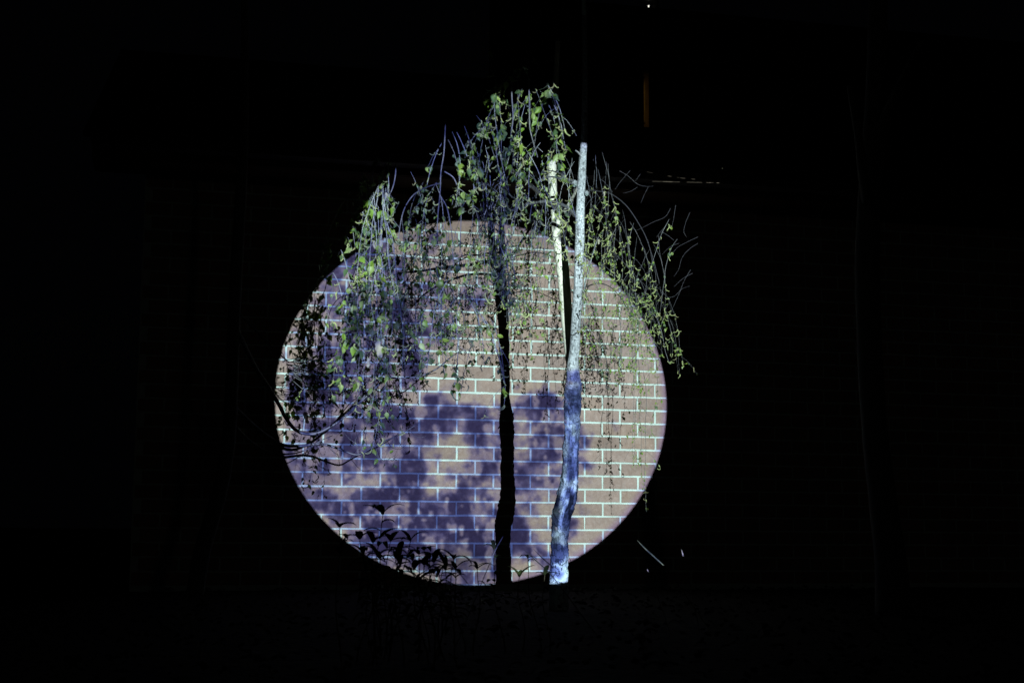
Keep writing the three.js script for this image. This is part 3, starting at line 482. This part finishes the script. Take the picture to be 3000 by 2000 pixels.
// ---------------------------------------------------------------- the dark tree at the left with boughs that arch into the light
const left = thing('birch_tree', V(0, 0, 0), 'dim slender birch standing in the dark left of the moon disc', 'tree');
{
  mesh('trunk', stem('570,1740,52;590,1620,50;622,1510,47;646,1426,45;662,1340,42;672,1250,40;679,1100,38;684,950,37;692,780,36;698,689,35;704,580,34;709,476,32;714,300,28;716,100,22;712,-100,16', 2.0, (j, y) => 0.004 * (fbm(j * 6, y * 18, 101, 3, 6) - 0.5), 24, 0.02), barkNight, left);
  const B = (s, a, b, z = 2.0) => bough(left, s, z, a, b, barkGrey);
  B('684,940;715,1010;752,1085;783,1130;815,1182;840,1230;869,1262;900,1271;927,1269;960,1254;994,1233;1048,1184;1092,1144;1133,1108;1182,1108;1240,1099;1284,1077;1311,1054;1345,1030;1380,1022', 0.0115, 0.0018);
  B('994,1233;1030,1205;1075,1150;1095,1125;1122,1100;1138,1080', 0.004, 0.0012, 2.02);
  B('676,1180;730,1235;790,1283;830,1304;880,1306;930,1300;968,1306;1010,1322;1048,1332;1080,1316;1120,1294;1160,1278;1200,1256;1235,1232', 0.010, 0.0016, 1.6);
  B('674,1230;730,1290;790,1325;840,1330;890,1320;940,1290;975,1275', 0.006, 0.0014, 1.75);
  for (const s of ['1048,1332,1.6;1045,1306,1.6;1040,1290,1.6;1052,1270,1.6;1066,1252,1.6', '1044,1300,1.6;1022,1284,1.6;1008,1268,1.6', '1080,1316,1.6;1096,1290,1.6;1110,1275,1.6', '1120,1294,1.6;1140,1300,1.6;1155,1288,1.6', '1160,1278,1.6;1172,1300,1.6;1185,1316,1.6;1205,1312,1.6;1228,1298,1.6', '1086,1314,1.6;1104,1336,1.6;1122,1350,1.6;1150,1345,1.6;1168,1330,1.6', '968,1306,1.6;985,1336,1.6;1010,1345,1.6', '1200,1256,1.6;1215,1276,1.6;1240,1280,1.6;1262,1266,1.6', '930,1300,1.6;940,1330,1.6;965,1338,1.6', '1180,1268,1.6;1180,1240,1.6;1190,1220,1.6'])
    bough(left, s, 1.6, 0.0016, 0.0006, barkGrey, 'twig', 4);
  // a fan of thin twigs that springs from one bough
  for (let k = 0; k < 15; k++) {
    const a = rr(-0.55, 0.75), l = rr(110, 280), x0 = 842 + rr(-6, 6), y0 = 1060 + rr(-25, 40), c = rr(-40, 60), P = [];
    for (let i = 0; i <= 6; i++) { const t = i / 6; P.push([x0 + l * t * Math.cos(a * (1 - t * 0.5)), y0 + l * t * Math.sin(a) + c * t * (1 - t) * 2.2 + rr(-5, 5), 2.0 + rr(-0.03, 0.03)].join(',')); }
    bough(left, P.join(';'), 2, 0.0018, 0.0006, barkGrey, 'twig', 4);
  }
  bough(left, '684,900;740,960;800,1020;846,1062', 2.0, 0.006, 0.003, barkGrey);
  const F = new Foliage(left, 40, 20);
  for (const [x, y0, y1] of [[950, 1040, 1170], [1020, 1080, 1180], [1062, 1250, 1330], [1100, 1180, 1290], [1140, 1110, 1230], [1200, 1105, 1180], [1235, 1100, 1190], [880, 1080, 1180], [915, 1100, 1240]]) mesh('hanging_twig', strand(F, x, y0, y1, 1.95, { leafy: 0.35, kits: 0.3, r: 0.0011, leafSize: 0.02 }).geometry(), twigMats[1], left);
  F.finish();
}
const right = thing('bare_tree', V(0, 0, 0), 'dark tree trunk at the far right, barely visible in the night', 'tree');
{
  mesh('trunk', stem('2620,1800,110;2610,1640,92;2585,1450,80;2562,1250,74;2548,1000,72;2542,800,72;2548,600,70;2562,400,66;2570,200,60;2575,-60,50', 2.6, (j, y) => 0.008 * (fbm(j * 7, y * 9, 111, 4, 7) - 0.5), 26, 0.02), barkNight, right);
  bough(right, '2549,620,2.6;2530,520,2.7;2515,400,2.8;2490,250,2.9', 2.6, 0.03, 0.015, barkDark);
  bough(right, '2560,420,2.6;2600,330,2.7;2640,240,2.8;2700,120,2.9', 2.6, 0.03, 0.012, barkDark);
}

// ---------------------------------------------------------------- low plants and grass in front, mostly in silhouette
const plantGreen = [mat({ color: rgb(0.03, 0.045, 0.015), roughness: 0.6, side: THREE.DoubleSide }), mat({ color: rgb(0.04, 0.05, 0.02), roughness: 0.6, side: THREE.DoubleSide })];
const stalkMat = mat({ color: rgb(0.04, 0.035, 0.025), roughness: 0.8 });
function blade(a, dir, len, wide, droop) {          // a lance-shaped leaf that arches over
  const P = [], I = [], n = 9, d = dir.clone().normalize(), s = V().crossVectors(d, V(0, 1, 0)).normalize(), p = a.clone();
  for (let k = 0; k <= n; k++) {
    const t = k / n, w = wide * Math.pow(Math.sin(Math.PI * Math.min(0.999, 0.06 + 0.94 * t)), 0.8) * (1 - 0.35 * t);
    const up = V().crossVectors(s, d).normalize();
    P.push(...p.clone().addScaledVector(s, -w).addScaledVector(up, w * 0.35).toArray(), ...p.toArray(), ...p.clone().addScaledVector(s, w).addScaledVector(up, w * 0.35).toArray());
    p.addScaledVector(d, len / n); d.y -= droop / n; d.normalize();
  }
  for (let k = 0; k < n; k++) { const A = k * 3; I.push(A, A + 3, A + 1, A + 1, A + 3, A + 4, A + 1, A + 4, A + 2, A + 2, A + 4, A + 5); }
  const g = new THREE.BufferGeometry(); g.setAttribute('position', new THREE.Float32BufferAttribute(P, 3)); g.setIndex(I); g.computeVertexNormals(); return g;
}
function lowPlant(x, y, z, leaves, label, o = {}) {   // its tip at photo (x, y)
  const tip = px(x, y, z), base = V(tip.x + rr(-0.06, 0.06), -0.03, tip.z + rr(-0.05, 0.05)), t = thing('low_plant', base, label, 'plant', null), h = tip.y - base.y;
  const pts = []; for (let k = 0; k <= 8; k++) { const s = k / 8; pts.push(V(lerp(0, tip.x - base.x, s) + 0.008 * Math.sin(s * 7 + x), h * s, lerp(0, tip.z - base.z, s))); }
  const st = new MB(); st.tube(pts, 0.0022, 0.0012, 5); mesh('stalk', st.geometry(), stalkMat, t);
  const size = (o.size ?? 0.06) * 1.12;
  for (let k = 0; k < leaves; k++) {
    const s = k < 3 ? 1 : 1 - Math.pow((k - 2) / leaves, 0.9) * (o.spread ?? 0.45), i = Math.min(7, Math.floor(s * 8)), p = pts[i].clone().lerp(pts[i + 1], s * 8 - i);
    const w = k * 2.4 + rr(-0.4, 0.4), top = s > 0.97;
    mesh('leaf', blade(p, V(Math.cos(w), top ? rr(0.5, 1.6) : rr(0.1, 1.1), Math.sin(w) * 0.7), size * rr(0.55, 1.2), size * rr(0.13, 0.22), rr(0.8, 2.3)), pick(plantGreen), t);
  }
  return t;
}
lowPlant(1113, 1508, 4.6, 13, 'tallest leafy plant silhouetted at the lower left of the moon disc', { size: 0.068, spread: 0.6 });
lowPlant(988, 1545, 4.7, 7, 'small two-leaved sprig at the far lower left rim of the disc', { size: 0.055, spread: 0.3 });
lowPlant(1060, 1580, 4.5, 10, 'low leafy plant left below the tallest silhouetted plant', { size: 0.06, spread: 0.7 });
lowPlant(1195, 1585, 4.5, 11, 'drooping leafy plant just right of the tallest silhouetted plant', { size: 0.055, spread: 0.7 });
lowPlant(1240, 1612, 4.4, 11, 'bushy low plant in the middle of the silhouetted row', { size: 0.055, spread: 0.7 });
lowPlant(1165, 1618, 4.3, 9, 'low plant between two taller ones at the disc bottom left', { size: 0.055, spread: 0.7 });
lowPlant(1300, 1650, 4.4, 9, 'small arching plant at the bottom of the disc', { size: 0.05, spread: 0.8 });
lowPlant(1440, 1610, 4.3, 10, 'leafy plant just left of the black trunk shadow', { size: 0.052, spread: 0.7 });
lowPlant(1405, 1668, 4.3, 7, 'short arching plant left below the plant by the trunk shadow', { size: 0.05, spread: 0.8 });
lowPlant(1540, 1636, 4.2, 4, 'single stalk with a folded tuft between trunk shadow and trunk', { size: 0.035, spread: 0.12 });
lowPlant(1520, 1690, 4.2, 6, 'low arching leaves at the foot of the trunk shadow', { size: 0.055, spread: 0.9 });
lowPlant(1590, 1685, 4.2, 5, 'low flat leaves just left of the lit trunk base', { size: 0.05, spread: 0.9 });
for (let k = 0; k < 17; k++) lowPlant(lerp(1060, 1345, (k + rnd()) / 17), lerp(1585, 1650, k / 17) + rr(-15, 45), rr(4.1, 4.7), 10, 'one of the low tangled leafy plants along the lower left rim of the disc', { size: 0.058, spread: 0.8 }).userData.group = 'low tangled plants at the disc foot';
function grassBlade(spec, z, w, color, label) { // a strap leaf that follows photo positions, running on down to the ground
  const pts = path(spec, z), end = pts[pts.length - 1], prev = pts[pts.length - 2], run = V().subVectors(end, prev);
  run.normalize(); { const t = (end.y + 0.03) / Math.max(0.35, -run.y); pts.push(V(end.x + run.x * t * 0.7, -0.03, end.z + run.z * t * 0.7)); }
  const c = curve(pts, 26), o = pts[pts.length - 1].clone(), P = [], I = [];
  c.forEach((p, k) => { const t = k / 26, ww = w * Math.min(1, 0.15 + t * 3) * (1 - 0.3 * t), a = V().subVectors(c[Math.min(26, k + 1)], c[Math.max(0, k - 1)]).normalize(), s = V(-a.y, a.x, 0.25).normalize(); P.push(...p.clone().addScaledVector(s, -ww).sub(o).toArray(), ...p.clone().sub(o).add(V(0, 0, -ww * 0.5)).toArray(), ...p.clone().addScaledVector(s, ww).sub(o).toArray()); });
  for (let k = 0; k < 26; k++) { const A = k * 3; I.push(A, A + 3, A + 1, A + 1, A + 3, A + 4, A + 1, A + 4, A + 2, A + 2, A + 4, A + 5); }
  const g = new THREE.BufferGeometry(); g.setAttribute('position', new THREE.Float32BufferAttribute(P, 3)); g.setIndex(I); g.computeVertexNormals();
  const t = mesh('grass_blade', g, mat({ color, roughness: 0.5, side: THREE.DoubleSide }), scene); t.position.copy(o); tag(t, label, 'grass blade');
}
const straw = rgb(0.09, 0.11, 0.045), pale = rgb(0.2, 0.2, 0.19), darkBlade = rgb(0.03, 0.035, 0.015);
grassBlade('1867,1582;1890,1606;1912,1626;1934,1646;1952,1664', 3.55, 0.0026, straw, 'long slanting green grass blade lit right of the disc');
grassBlade('1997,1610;2001,1624;2005,1637', 3.55, 0.0022, pale, 'short pale grass tip, rightmost of the lit blades');
grassBlade('1896,1667;1899,1672;1901,1676', 3.55, 0.002, pale, 'tiny pale grass tip below the long slanting blade');
grassBlade('1474,1570;1466,1585;1456,1602', 4.3, 0.0016, rgb(0.07, 0.07, 0.08), 'grey lit grass blade crossing the black trunk shadow');
grassBlade('1534,1609;1560,1633;1585,1655;1608,1676', 3.6, 0.0022, darkBlade, 'dark straight grass blade leaning up left from the trunk base');
{ // leaf litter and short grass on the soil round the birch
  const m = new MB(), one = new THREE.PlaneGeometry(1, 0.55, 3, 1); { const p = one.attributes.position; for (let k = 0; k < p.count; k++) p.setZ(k, 0.22 * Math.cos(p.getX(k) * 3)); one.computeVertexNormals(); }
  for (let k = 0; k < 2600; k++) { const x = rr(-3, 2.5), z = rr(0.1, 6.5), q = new THREE.Quaternion().setFromEuler(new THREE.Euler(-1.57 + rr(-0.5, 0.5), rr(-0.5, 0.5), rr(0, 6.28))), s = rr(0.015, 0.045); m.put(one, new THREE.Matrix4().compose(V(x, -0.012 + 0.04 * Math.exp(-((x + 0.26) ** 2 + (z - 2.42) ** 2) * 6), z), q, V(s, s, s))); }
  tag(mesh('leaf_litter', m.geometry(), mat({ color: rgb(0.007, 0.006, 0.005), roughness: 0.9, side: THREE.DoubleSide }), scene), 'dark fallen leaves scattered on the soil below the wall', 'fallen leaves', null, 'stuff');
}
renderer.render(scene, camera);
